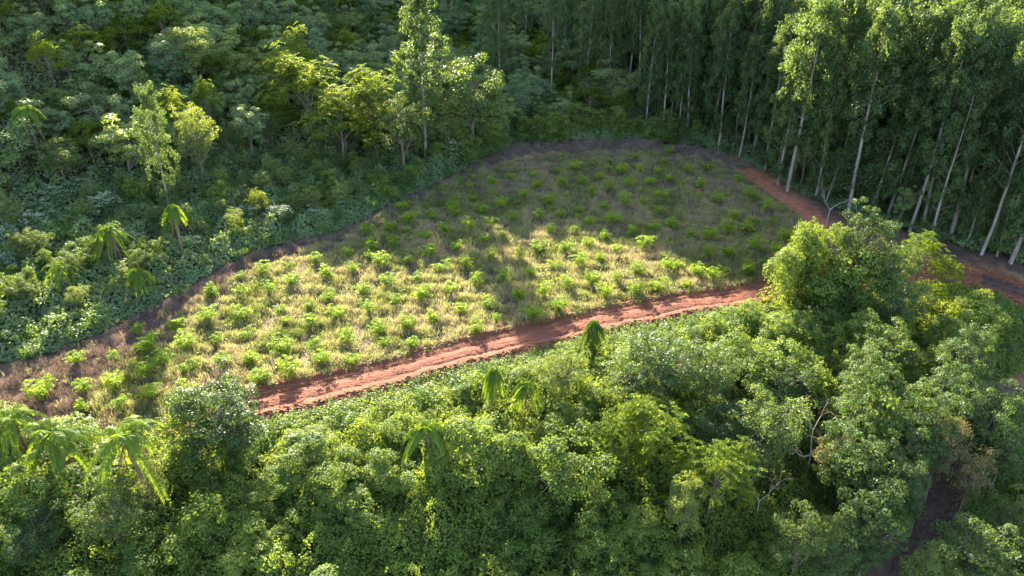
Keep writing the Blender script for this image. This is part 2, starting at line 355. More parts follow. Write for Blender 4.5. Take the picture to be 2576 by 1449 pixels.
def fronds(g, top, n, L, droop, rise=(.1, 1.1), hang=.5, leaflets=26, mat_len=.5):
    parts, ribs = [], []
    for i in range(n):
        a = i * 2.399 + g.normal() * .2; el = g.uniform(*rise); d = np.array([math.cos(a) * math.cos(el), math.sin(a) * math.cos(el), math.sin(el)])
        t = np.linspace(0, 1, 9)[:, None]; ln = L * g.uniform(.85, 1.1)
        path = np.asarray(top) + d * t * ln + np.array([0, 0, -1.]) * (t ** 2.2) * droop * g.uniform(.8, 1.2) * ln
        ribs.append(tube(path, np.linspace(.045, .012, 9), 4))
        tt = np.linspace(.12, 1, leaflets); st = np.stack([np.interp(tt, t[:, 0], path[:, j]) for j in range(3)], 1)
        dirn = unit(np.gradient(st, axis=0)); side = unit(np.cross(dirn, [0, 0, 1.]) + 1e-6)
        for sgn in (1, -1):
            tg = unit(side * sgn + dirn * .55 + np.array([0, 0, -hang]) + .08 * g.normal(size=st.shape)); ll = mat_len * (1 - .55 * np.abs(tt - .45) * 1.3)
            nn = unit(np.cross(tg, dirn) * sgn + .12 * g.normal(size=st.shape))
            parts.append(leaf_quads(st + tg * ll[:, None] * .5, nn, ll, ll * .07 + .03, g, tg))
    return join(parts + ribs)
def palm(seed, H=8, L=2.9, n=17, skirt=5, droop=.75, hang=.6, name='palm_tree', wrap=0, rise=(.15, 1.25)):
    g = np.random.default_rng(seed); tr = bend((0, 0, -.4), (g.normal() * .25, g.normal() * .25, H - L * .55), g, 7, .03); top = tr[-1]
    fv, ff = fronds(g, top + [0, 0, .3], n, L, droop, rise, hang, 64, .66)
    tv, tf = tube(tr, [.2, .17, .15, .14, .14, .15, .18], 8)
    parts = [('trunk', mesh(name + '_trunk', tv, tf, M['bark'], smooth=True)), ('crown', mesh(name + '_crown', fv, ff, M['palm']))]
    if skirt:
        dv, df = fronds(g, top - [0, 0, .1], skirt, L * .75, 1.0, (-1.0, -.3), .9, 22, .4)
        parts.append(('dead_fronds', mesh(name + '_dead_fronds', dv, df, M['deadfrond'])))
    if wrap:
        k = 2600; zz = g.random(k) * (H - L * .5); th = g.uniform(0, 6.28, k); rad = wrap * (.75 + .35 * np.sin(zz * 1.3 + th * 2) + .2 * g.random(k)) * (.6 + .6 * (1 - zz / H))
        d = np.stack([np.cos(th), np.sin(th), 0 * th], 1); V, F = leafy(d * rad[:, None] + np.stack([0 * zz, 0 * zz, zz], 1), d, .28, g, w=.8, up=.5)
        parts.append(('creeper', mesh(name + '_creeper', V, F, M['vine'])))
    return dict(name=name, cat='palm', H=H, parts=parts)
def sapling(seed, H=1.9, n=8, spread=1.0):
    g = np.random.default_rng(seed); parts, stems = [], []
    for i in range(n):
        a = i / n * 6.28 + g.normal() * .3; q = spread * g.uniform(.45, 1); e = np.array([math.cos(a) * q, math.sin(a) * q, H * g.uniform(.55, 1)])
        pth = bend((0, 0, -.1), e, g, 6, .08, .25); stems.append(tube(pth, np.linspace(.035, .008, 6), 4))
        for j in range(8):                               # compound leaves along each arching stem
            o = pth[min(5, 2 + j // 2)] + g.normal(size=3) * .06; b = g.uniform(0, 6.28); d = np.array([math.cos(b), math.sin(b), g.uniform(-.1, .4)])
            k = 5; t = np.linspace(.2, 1, k)[:, None]; ln = g.uniform(.4, .65); st = o + d * t * ln + np.array([0, 0, -.22]) * t ** 2
            st = np.repeat(st, 2, 0); sidev = np.cross(d, [0, 0, 1]) * np.tile([1, -1], k)[:, None]; tg = sidev + d * .6
            parts.append(leaf_quads(st + tg * .09, unit(np.array([0, 0, 1.]) + .4 * g.normal(size=(2 * k, 3))), .26, .12, g, tg))
    V, F = join(parts); sv, sf = join(stems)
    return dict(name='sapling', cat='sapling', H=H, parts=[('foliage', mesh('sapling_foliage', V, F, M['sapling'])), ('stem', mesh('sapling_stem', sv, sf, M['bark']))])
def bare_tree(seed, H=6, name='dead_tree', mat='deadwood', depth=4, r0=.14, spread=.75, cat='dead tree', lean=(0, 0)):
    g = np.random.default_rng(seed); T = []; tw = []
    def grow(p, d, L, r, k):
        e = p + unit(d) * L; T_ = T if k > depth - 3 else tw; T_.append(tube(bend(p, e, g, 4, .15), np.linspace(r, r * .6, 4), 5))
        if k > 0:
            for _ in range(2 + (g.random() < .6)): grow(e, unit(d) + spread * g.normal(size=3) * [1, 1, .6] + [0, 0, .15], L * g.uniform(.6, .85), r * .6, k - 1)
    grow(np.array([0, 0, -.3]), np.array([lean[0], lean[1], 1.]), H * .38, r0, depth)
    tv, tf = join(T + tw); nt_ = sum(len(q[1]) for q in T); mi = np.r_[np.zeros(nt_), np.ones(len(tf[0]) - nt_)]
    return dict(name=name, cat=cat, H=H, parts=[('tree', mesh(name, tv, tf, [M[mat], M['twig']], mi, True))])

P_forest = [broadleaf('forest_tree', 'tree', 'hill', 10 + i, H=9 + i % 3, Rr=3.1 + .25 * (i % 4), nb=60 + 4 * (i % 3), per=105, L=.27, base=.12 + .06 * (i % 3), brad=.24, jit=.4, low=-.1) for i in range(6)]
P_feather = [feathery('feathery_tree', 'tree', 30 + i, H=9 + i, Rr=3.6 + .3 * i) for i in range(3)]
P_pale = [broadleaf('pale_tree', 'tree', 'pale', 40 + i, H=9, Rr=3.1, nb=95, per=85, L=.2, base=.2, brad=.21, low=-.15, jit=.38, up=.3) for i in range(4)]
P_green = [broadleaf('broadleaf_tree', 'tree', 'forest', 50 + i, H=9, Rr=3.6, nb=90, per=95, L=.22, base=.14, brad=.22, low=-.15, jit=.38, up=.3) for i in range(4)]
P_drape = [draped('vine_covered_tree', 'tree', 60 + i, H=6.5 + .6 * i, Rr=2.2 + .25 * (i % 3), lobes=4 + i % 3) for i in range(5)]
P_giant = [draped('vine_covered_tree', 'tree', 75 + i, H=12, Rr=4.0, lobes=8, N=26000, L=.25) for i in range(2)]
P_tall = [broadleaf('broadleaf_tree', 'tree', 'forest', 56 + i, H=13, Rr=4.4, nb=130, per=110, L=.24, base=.06, brad=.19, low=-.15, jit=.38, up=.3) for i in range(2)]
P_arch = [draped('vine_covered_tree', 'tree', 70 + i, H=7, Rr=2.6, lobes=6, arch=True, N=13000) for i in range(2)]
P_shrub = [shrub('shrub', 'shrub', 80 + i, H=2 + .3 * i, Rr=1.5 + .1 * i) for i in range(5)]
P_flower = [shrub('flowering_shrub', 'flowering shrub', 90 + i, H=2.6 + .3 * i, Rr=1.7, flowers=9) for i in range(3)]
P_gum = [gum(100 + i, H=27 + 1.5 * i, Rr=4.3 + .4 * (i % 3), bare=[.26, .1, .4, .18, .05, .3][i]) for i in range(6)]
P_ygum = [gum(115 + i, H=13, Rr=2.5, nb=60, bare=.06, per=60, L=.36) for i in range(3)]
P_palm = [palm(120 + i, H=7.5 + .5 * i, L=3.6, n=19, skirt=6 + i, rise=(-.55, 1.15), droop=.85, hang=.5) for i in range(3)]
P_droop = [palm(130 + i, H=8, L=2.5, n=20, skirt=6, droop=1.25, hang=.9, rise=(.5, 1.35)) for i in range(2)]
P_vpalm = [palm(140 + i, H=6.5, L=2.0, n=11, skirt=0, droop=1.2, hang=.9, wrap=.75, rise=(.4, 1.3), name='vine_covered_palm') for i in range(2)]
P_dry = [broadleaf('tangled_tree', 'tree', 'dry', 47 + i, H=9, Rr=3.0, nb=70, per=70, L=.22, base=.25, brad=.22, low=-.4) for i in range(2)]
P_shag = [palm(136 + i, H=6, L=2.7, n=30, skirt=2, droop=1.55, hang=1.0, rise=(.45, 1.4), wrap=1.0 * i) for i in range(2)]
P_sap = [sapling(150 + i, H=1.6 + .12 * i, n=6 + i % 4, spread=.85 + .08 * (i % 4)) for i in range(7)]
P_dead = [bare_tree(160, H=6), bare_tree(161, H=6.5, r0=.1)]

# ------------------------------------------------------------------ ground, road, track
def grid_axis(a, b, fine, lo, hi):
    f = np.arange(lo, hi + 1e-6, fine)
    L_ = lo - np.geomspace(2, lo - a, 30)[::-1]; H_ = hi + np.geomspace(2, b - hi, 30)
    return np.concatenate([L_, f, H_])
gx = grid_axis(-1500, 1500, .9, -135, 135); gy = grid_axis(-400, 2500, .9, 15, 260)
X, Y = np.meshgrid(gx, gy); Z = ground(X, Y)
rd = seg_dist(ROAD, X, Y); td = np.minimum(seg_dist(TRACK[:5], X, Y), seg_dist(FIREBREAK, X, Y) + 1.0)
Z = Z - .35 * np.clip(1 - (rd - 2.2) / .8, 0, 1)
nx, ny = len(gx), len(gy); i = np.arange(nx * ny).reshape(ny, nx)
F = np.stack([i[:-1, :-1], i[:-1, 1:], i[1:, 1:], i[1:, :-1]], -1).reshape(-1, 4)
me = mesh('ground', np.stack([X, Y, Z], -1).reshape(-1, 3), F, M['soil'], smooth=True)
red = np.clip(np.maximum(1.3 - rd / 4.5, 1.45 - td / 3.6) + .25 * noise(X, Y, 3, 2), 0, 1) + np.where(inside(BROWN, X, Y), .25, 0)
at_ = me.attributes.new('red', 'FLOAT', 'POINT'); at_.data.foreach_set('value', np.clip(red, 0, 1).ravel().astype(np.float32))
setting('ground', me, 'structure')
def smooth_path(P, step):
    s = np.concatenate([[0], np.cumsum(np.linalg.norm(np.diff(P, axis=0), axis=1))]); t = np.arange(0, s[-1], step)
    Q = np.stack([np.interp(t, s, P[:, k]) for k in (0, 1)], 1); k = int(6 / step); ker = np.ones(k) / k
    pad = np.concatenate([np.repeat(Q[:1], k, 0), Q, np.repeat(Q[-1:], k, 0)])
    return np.stack([np.convolve(pad[:, j], ker, 'same')[k:-k] for j in (0, 1)], 1)
def lane(name, path, prof, step, width, seed, rough=.05, mat='road'):
    g = np.random.default_rng(seed); Q = smooth_path(path, step); T = unit(np.gradient(Q, axis=0)); Nn = np.stack([T[:, 1], -T[:, 0]], 1)   # +offset = towards camera side
    off = np.linspace(width[0], width[1], int((width[1] - width[0]) / .16)); A = Q[:, None] + off[None, :, None] * Nn[:, None]
    x, y = A[..., 0], A[..., 1]; base = ground(Q[:, 0], Q[:, 1])[:, None] * .65 + ground(x, y) * .35
    o = off[None] + .15 * noise(x, y, 5, 1)
    z = base + np.interp(o, *prof)
    rg = np.interp(off, [width[0], -1.9, -1.6, 1.6, 2.0, width[1]], [1.6, 1.2, .45, .5, 2.2, 2.4])[None]
    z = z + rough * rg * (noise(x, y, 1.1, 3) * .6 + g.normal(size=x.shape) * .55)
    for e in (0, -1): z[:, e] = ground(x[:, e], y[:, e]) - .25
    m, n = x.shape; i = np.arange(m * n).reshape(m, n); F = np.stack([i[:-1, :-1], i[1:, :-1], i[1:, 1:], i[:-1, 1:]], -1).reshape(-1, 4)
    me = mesh(name, np.stack([x, y, z], -1).reshape(-1, 3), F, M[mat], smooth=False)
    uv = np.stack([np.broadcast_to((np.arange(m) * step)[:, None], (m, n)), np.broadcast_to(off[None], (m, n))], -1).reshape(-1, 2)
    lay = me.uv_layers.new(name='UVMap'); li = np.empty(len(me.loops), np.int32); me.loops.foreach_get('vertex_index', li)
    lay.data.foreach_set('uv', uv[li].ravel().astype(np.float32))
    return setting(name, me, 'structure')
PROF = ([-3.2, -2.5, -2.1, -1.5, -1.1, -.7, -.1, .5, .9, 1.3, 1.8, 2.1, 2.5, 3.0, 3.6], [.35, .42, .12, .05, -.09, .04, .1, .03, -.1, .05, .14, .36, .3, .0, -.5])
lane('dirt_road', ROAD, PROF, .2, (-3.0, 3.4), 1)
lane('dirt_track', TRACK, ([-3, -2, 0, 2, 3], [.1, .08, .1, .08, .1]), .3, (-3.0, 3.0), 2, .06, 'shade_earth')

# ------------------------------------------------------------------ scattered stuff
def scatter(P, dens, g):
    lo, hi = P.min(0), P.max(0); k = int((hi - lo).prod() * dens); x = g.uniform(lo[0], hi[0], k); y = g.uniform(lo[1], hi[1], k)
    s = inside(P, x, y); return x[s], y[s]
def blades(x, y, h, w, lean, g, base=0.0):
    k = len(x); b = np.stack([x, y, ground(x, y) + base - .04], 1); a = g.uniform(0, 6.28, k); l = g.normal(size=(k, 2)) * lean * h[:, None]
    tip = b + np.stack([l[:, 0], l[:, 1], h], 1); mid = b + (tip - b) * [.4, .4, .62]; s = np.stack([np.cos(a), np.sin(a), 0 * a], 1) * (w / 2)[:, None]
    return np.stack([b - s * .7, b + s * .7, mid + s, tip, mid - s], 1).reshape(-1, 3), np.arange(5 * k).reshape(k, 5)
g = np.random.default_rng(21)
x, y = scatter(FIELD, 150, g)
keep = g.random(len(x)) < np.clip(.55 + .55 * noise(x, y, 6, 1) + .35 * noise(x, y, 2.2, 2), .1, 1) * np.clip((seg_dist(ROAD, x, y) - 2.2) / .8, 0, 1)
x, y = x[keep], y[keep]
h = np.clip(.74 + .36 * noise(x, y, 5, 2) + .2 * noise(x, y, 1.7, 3), .2, 1.6) * g.uniform(.55, 1.25, len(x))
x3, y3 = scatter(BROWN, 60, g); k3 = (noise(x3, y3, 4, 3) + .7 * noise(x3, y3, 1.6, 1) > .8) & (seg_dist(ROAD, x3, y3) > 2.6); x = np.r_[x, x3[k3]]; y = np.r_[y, y3[k3]]; h = np.r_[h, g.uniform(.3, .9, k3.sum())]
V, F = blades(x, y, h, g.uniform(.025, .06, len(x)), .28, g)
setting('field_grass', mesh('field_grass', V, F, M['straw']), 'stuff')
x, y = scatter(BROWN, 170, g); h = g.uniform(.2, .85, len(x)) * np.clip(.8 + .5 * noise(x, y, 4, 1), .3, 1.4)
x2, y2 = scatter(FIELD, 60, g); k2 = (noise(x2, y2, 9, 2) + (y2 - 112) / 22 + .4 * noise(x2, y2, 2.5, 1) > .25); x = np.r_[x, x2[k2]]; y = np.r_[y, y2[k2]]; h = np.r_[h, g.uniform(.3, .8, k2.sum())]
keep = seg_dist(ROAD, x, y) > 2.4; x, y, h = x[keep], y[keep], h[keep]
keep = noise(x, y, 3.3, 1) + noise(x, y, 1.2, 2) * .6 > -.75; x, y, h = x[keep], y[keep], h[keep]
V, F = blades(x, y, h, g.uniform(.02, .045, len(x)), .35, g)
setting('dry_weeds', mesh('dry_weeds', V, F, M['weed']), 'stuff')
x, y = scatter(FIELD, 14, g); keep = noise(x, y, 9, 3) + .6 * noise(x, y, 3, 0) > .1; x, y = x[keep], y[keep]
keep = seg_dist(ROAD, x, y) > 2.8; x, y = x[keep], y[keep]; c = np.stack([x, y, ground(x, y) + g.uniform(.15, .75, len(x))], 1)
V, F = leafy(c, np.tile([0, 0, 1.], (len(x), 1)), .26, g, w=.5, jit=.7)
Q_ = smooth_path(ROAD, .1); T_ = unit(np.gradient(Q_, axis=0)); N_ = np.stack([T_[:, 1], -T_[:, 0]], 1); k_ = g.integers(0, len(Q_), 26000)
o_ = np.where(g.random(26000) < .45, g.normal(-2.4, .45, 26000), g.normal(3.0, .5, 26000)); cx_ = Q_[k_] + N_[k_] * o_[:, None]; kp = (noise(cx_[:, 0], cx_[:, 1], 3.2, 1) + .8 * noise(cx_[:, 0], cx_[:, 1], 1.1, 2) > .15) & (np.abs(o_) > 1.45); cx_ = cx_[kp]
V2, F2 = leafy(np.c_[cx_, ground(cx_[:, 0], cx_[:, 1]) + .25 + g.uniform(.0, .5, len(cx_))], np.tile([0, 0, 1.], (len(cx_), 1)), .2, g, w=.5, jit=.7)
F = np.concatenate([F, F2 + len(V)]); V = np.concatenate([V, V2])
setting('field_weeds', mesh('field_weeds', V, F, M['forb']), 'stuff')
def mound(x, y):
    return np.clip(.9 + .55 * noise(x, y, 7, 1) + .4 * noise(x, y, 3.1, 2) + .24 * noise(x, y, 1.3, 3), .1, 3)
def blanket(name, x, y, amp, mat, g, L=.28, thick=.1):
    e = .25; f = lambda a, b: ground(a, b) + amp(a, b)
    z = f(x, y); gx_ = (f(x + e, y) - z) / e; gy_ = (f(x, y + e) - z) / e
    n = unit(np.stack([-gx_, -gy_, np.ones_like(z)], 1)); c = np.stack([x, y, z + g.normal(size=len(x)) * thick], 1)
    V, F = leafy(c, n, L, g, w=.75, up=.1, jit=.5)
    return setting(name, mesh(name, V, F, M[mat]), 'stuff')
FRONT = np.concatenate([ROAD[0:12] + [.37 * 2.9, -.928 * 2.9], np.array([(72, 70), (66, 30), (40, 22), (-40, 22), (-66, 40), (-66, 52), (-40, 52.5)])])
x, y = scatter(FRONT, 110, g); rdist = np.minimum(seg_dist(ROAD, x, y) - 2.8, seg_dist(TRACK, x, y) - 2.0); keep = rdist > 0; x, y = x[keep], y[keep]
blanket('creeper_cover', x, y, lambda a, b: mound(a, b) * np.clip((np.minimum(seg_dist(ROAD, a, b) - 2.7, seg_dist(TRACK, a, b) - 2.0)) / 4.5, .05, 2.1), 'vine', g, L=.21, thick=.25)
x, y = scatter(FRONT, 26, g); rdist = np.minimum(seg_dist(ROAD, x, y) - 3.4, seg_dist(TRACK, x, y) - 2.4); keep = rdist > 0; x, y = x[keep], y[keep]
blanket('creeper_underlayer', x, y, lambda a, b: .45 * mound(a, b) * np.clip((np.minimum(seg_dist(ROAD, a, b) - 2.7, seg_dist(TRACK, a, b) - 2.0)) / 4.5, .05, 2.1), 'vine', g, L=.5)
EDGE = poly_px([(-120, 965), (0, 920), (120, 895), (270, 832), (460, 732), (640, 632), (840, 588), (980, 515), (1130, 445), (1285, 360), (1600, 348), (1760, 368), (1850, 395)])
BACK = np.concatenate([[(-170, 60)], EDGE, EUC[3:10], [(170, 230), (-170, 230)]])
amp_b = lambda a, b: mound(a, b) * np.where(a > 50, .9, 1.6) * np.clip(seg_dist(FIREBREAK, a, b) / 6 - .3, .1, 1) * np.clip(seg_dist(EDGE, a, b) / 3, .15, 1)
x, y = scatter(BACK, 16, g); blanket('forest_undergrowth', x, y, amp_b, 'hill', g, L=.5)
x, y = scatter(BACK, 40, g); keep = (np.minimum(seg_dist(EDGE, x, y), seg_dist(EUC[:10], x, y)) < 30) & (np.abs(x) < 95); x, y = x[keep], y[keep]
blanket('edge_undergrowth', x, y, amp_b, 'hill', g, L=.27, thick=.25)
# earth clods on the berm and the pile at the road's left end
def lumps(cx, cy, s, g):
    base = np.array([(1, 0, 0), (-1, 0, 0), (0, 1, 0), (0, -1, 0), (0, 0, 1), (0, 0, -1)], float); tri = np.array([(0, 2, 4), (2, 1, 4), (1, 3, 4), (3, 0, 4), (2, 0, 5), (1, 2, 5), (3, 1, 5), (0, 3, 5)])
    k = len(cx); V = base[None] * s[:, None, None] * g.uniform(.6, 1.2, (k, 6, 1)); V[:, :, 2] *= .75
    a = g.uniform(0, 6.28, k); ca, sa = np.cos(a)[:, None], np.sin(a)[:, None]; V = np.stack([V[..., 0] * ca - V[..., 1] * sa, V[..., 0] * sa + V[..., 1] * ca, V[..., 2]], -1)
    V += np.stack([cx, cy, ground(cx, cy) + .12], 1)[:, None]; F = tri[None] + np.arange(k)[:, None, None] * 6
    return V.reshape(-1, 3), F.reshape(-1, 3)
Q = smooth_path(ROAD, .1); T = unit(np.gradient(Q, axis=0)); Nn = np.stack([T[:, 1], -T[:, 0]], 1); k = g.integers(0, len(Q), 5200)
o = np.where(g.random(5200) < .8, g.normal(2.5, .5, 5200), g.uniform(-2.2, 2.0, 5200)); c = Q[k] + Nn[k] * o[:, None]
V, F = lumps(c[:, 0], c[:, 1], np.where(o > 1.7, g.gamma(2, .045, 5200), g.gamma(2, .018, 5200)), g)
setting('rubble', mesh('rubble', V, F, M['clod']), 'stuff')

# ------------------------------------------------------------------ landmark plants, each where the photograph shows its top, plus added track shade trees
def L_(proto, px, py, H, short, label, **k): return at(proto, px, py, H, short=short, label=label, **k)
# palms
L_(P_droop[0], 58, 262, 12, 'the hanging palm at the hill foot', 'tall palm with hanging fronds at the foot of the shaded hill', w=.95)
L_(P_palm[1], 265, 555, 7.6, 'the palm with a brown skirt', 'sunlit palm with a thick brown skirt of dead fronds among pale scrub')
L_(P_droop[1], 430, 515, 9.5, 'the shaggy scrub palm', 'shaggy palm with long hanging fronds, the tallest in the sunlit scrub', w=.9)
L_(P_shag[0], 337, 668, 5.5, 'the creeper-wrapped scrub palm', 'short creeper-wrapped palm in front of the dark scrub gap')
L_(P_palm[0], 140, 655, 5.5, 'the low scrub palm', 'low palm with its trunk buried in bright scrub', w=.9)
L_(P_palm[1], 122, 1055, 8.5, 'the outermost foreground palm', 'broad foreground palm with arching fronds, left of the other big palm', w=1.05)
L_(P_palm[2], 318, 1062, 10.5, 'the tall foreground palm', 'tall foreground palm showing its bare grey trunk below brown dead fronds', w=.95)
L_(P_palm[0], 25, 1022, 7, 'the palm at the frame edge', 'smaller palm half out of frame behind the broad foreground palm', w=.9)
L_(P_shag[0], 1232, 922, 7.6, 'the one-sided palm', 'narrow palm with hanging fronds and a dark trunk below the road', w=.6)
L_(P_palm[0], 1322, 948, 5.5, 'the pale palm', 'small pale palm beside the narrow hanging palm below the road', w=.8)
L_(P_shag[1], 1494, 805, 5.4, 'the shaggy roadside palm', 'shaggy mop-headed palm standing against the red dirt road', w=.85)
L_(P_vpalm[1], 1092, 1062, 8.6, 'the creeper-wrapped palm column', 'column of creeper with palm fronds on top in the foreground thicket')
L_(P_palm[2], 1440, 905, 4.5, 'the palm under the road bend', 'low palm fronds in the thicket below the shaggy roadside palm', w=.8)
# sunlit trees standing out of the shaded hillside
L_(P_pale[0], 465, 60, 15, 'the round lit tree', 'big round sunlit tree alone high on the shaded hillside', w=1.0)
L_(P_gum[1], 352, 224, 21, 'the slender pale tree', 'slender sunlit tree with a bare leaning trunk at the hill foot', w=.8)
L_(P_pale[1], 472, 268, 14, 'the small round tree', 'round-headed thin tree just beside the slender pale tree', w=.75)
L_(P_feather[0], 425, 225, 13, 'the yellow-topped tree', 'yellow-green topped tree rising behind the slender pale tree', w=.6)
L_(P_gum[0], 1047, 4, 31, 'the lone sunlit eucalyptus', 'large sunlit eucalyptus with a pale trunk alone above the forest', w=1.1)
L_(P_gum[3], 1015, 40, 19, 'its smaller twin', 'smaller eucalyptus leaning against the large sunlit eucalyptus', w=1.0)
L_(P_feather[1], 760, 140, 18, 'the golden feathery tree', 'golden feathery tree with the brightest crown of the hillside', w=.95)
L_(P_feather[2], 705, 112, 17, 'the feathery tree above it', 'small feathery tree touching the golden feathery tree', w=.7)
L_(P_feather[0], 845, 232, 15, 'the bright yellow tree', 'bright yellow-green feathery tree nearest the scrub in the lit cluster', w=1.0)
L_(P_feather[1], 925, 168, 19, 'the middle lit tree', 'lit feathery tree at the centre of the bright cluster', w=.9)
L_(P_pale[2], 1002, 238, 16, 'the pale lit tree', 'pale bushy tree in the bright cluster by the hanging creepers', w=1.0)
L_(P_pale[3], 918, 268, 11, 'the grey-green lit tree', 'grey-green bushy tree in front of the bright cluster', w=.9)
L_(P_pale[1], 1072, 200, 12, 'the tree under the eucalyptus', 'half-lit bushy tree under the lone sunlit eucalyptus', w=.9)
L_(P_green[0], 1190, 140, 21, 'the gold-topped tree', 'tall tree with a golden top and creeper-hung sides behind the field', w=.9)
L_(P_feather[2], 100, 88, 13, 'the lit sprig', 'small tree catching sun high on the outer hillside', w=.5)
L_(P_feather[0], 740, 72, 18, 'the highest lit tree', 'small lit tree high above the golden feathery tree', w=.5)
L_(P_feather[1], 508, 196, 13, 'the thin yellow tree', 'thin yellow-green tree between the round lit tree and the scrub', w=.5)
L_(P_feather[2], 645, 474, 6, 'the lit forest-edge tree', 'small bright feathery tree at the edge of the shaded forest', w=.7)
L_(P_pale[0], 1170, 215, 11, 'the tree beside it', 'dull green creeper-hung tree at the side of the gold-topped tree', w=.9)
# white flowering shrubs
for i, (px, py, H, lab) in enumerate([(60, 540, 4, 'white flowering shrub at the frame edge among pale scrub'), (22, 570, 3.5, 'white flowering shrub half out of frame beside the scrub'), (120, 520, 3.2, 'white flowering shrub behind the sunlit scrub'),
        (268, 478, 4.5, 'tall white flowering shrub above the skirted palm'), (695, 522, 4.2, 'big round white flowering shrub at the forest edge by the dry strip'), (628, 515, 3.2, 'white flowering shrub touching the big round flowering one'),
        (1135, 358, 5, 'round silvery flowering shrub at the field corner'), (1030, 352, 4.5, 'silvery flowering shrub behind the round silvery one'), (515, 352, 4, 'small white flowering tree in the shaded forest'),
        (610, 325, 4, 'white flowering tree deep in the shaded forest'), (330, 575, 3.2, 'white flowering shrub between the two scrub palms'), (470, 590, 3, 'white flowering shrub just beyond the shaggy scrub palm'),
        (130, 470, 3.6, 'white flowering shrub at the foot of the hill'), (40, 440, 3.6, 'white flowering shrub below the hanging palm'), (240, 410, 3.6, 'white flowering shrub in the shade near the slender pale tree'), (790, 530, 2.8, 'yellowing flower shrub by the dry strip'), (165, 400, 3.4, 'white flowering shrub uphill from the scrub'),
        (75, 500, 3.4, 'white flowering shrub in a cluster of scrub'), (200, 450, 3.4, 'white flowering shrub under the leaning tree trunks'), (15, 640, 3, 'white flowering shrub low at the frame edge')]):
    at(P_flower[i % 3], px, py, H, w=1.05, label=lab)
# vine giant at the road's end and its neighbours
L_(P_giant[0], 2045, 560, 11.5, 'the creeper giant', 'giant creeper-draped tree at the end of the field', w=.62)
L_(P_tall[0], 2195, 525, 14, 'the big-leaved giant', 'tallest dark tree beside the creeper giant by the eucalyptus grove', w=.75)
L_(P_giant[1], 2115, 575, 11, 'the creeper tower', 'creeper tower between the creeper giant and the dark tree', w=.6)
L_(P_arch[1], 1995, 625, 8.5, 'the creeper wall', 'hanging creeper wall overhanging the end of the dirt road', w=.8, rot=.9)
L_(P_tall[1], 2270, 590, 12, 'the dark giant', 'dark broad tree behind the creeper giant', w=.75)
L_(P_feather[0], 2335, 592, 10, 'the layered tree', 'flat layered feathery tree reaching toward the red bank', w=.75)
L_(P_feather[2], 2395, 648, 8, 'the yellow layered tree', 'yellow lit feathery branches over the red earth bank', w=.7)
L_(P_drape[0], 2160, 640, 9, 'the shaded creeper tree', 'shaded creeper tree in the hollow under the creeper giant', w=1.1)
L_(P_green[3], 2280, 700, 9, 'the hollow tree', 'shaded dark tree in the hollow by the red bank', w=1.0)
L_(P_feather[1], 2350, 705, 7, 'the hollow feathery tree', 'shaded feathery tree beside the red earth bank', w=.8)
L_(P_drape[2], 2470, 742, 7.5, 'the bank creeper tree', 'dark creeper tree standing on the red bank by the track', w=1.0)
L_(P_drape[1], 2400, 810, 7, 'the lower bank creeper tree', 'dark creeper tree below the one on the red bank', w=1.0)
L_(P_drape[0], 2180, 795, 6, 'the hollow creeper', 'low creeper mound in the deep shade below the creeper giant', w=1.1)
L_(P_bare := P_dead[1], 2105, 455, 8, 'the leafless tree', 'leafless grey tree before the eucalyptus trunks', w=.9)
# the sunlit creeper slope under the creeper giant
for px, py, H, lab in [(1890, 765, 4.2, 'rounded creeper mound under the end of the dirt road'), (1800, 800, 3.6, 'low creeper mound along the lower road edge'), (1960, 800, 5, 'creeper mound below the creeper wall'),
        (1850, 850, 5.5, 'wide creeper mound second below the road end'), (1980, 870, 6, 'sunlit creeper mound in front of the dark hollow'), (1900, 920, 6, 'sunlit creeper mound beside the pale round tree'), (2050, 930, 6, 'creeper mound at the lip of the dark hollow')]:
    at(P_drape[int(px) % 5], px, py, H, w=1.25, label=lab)
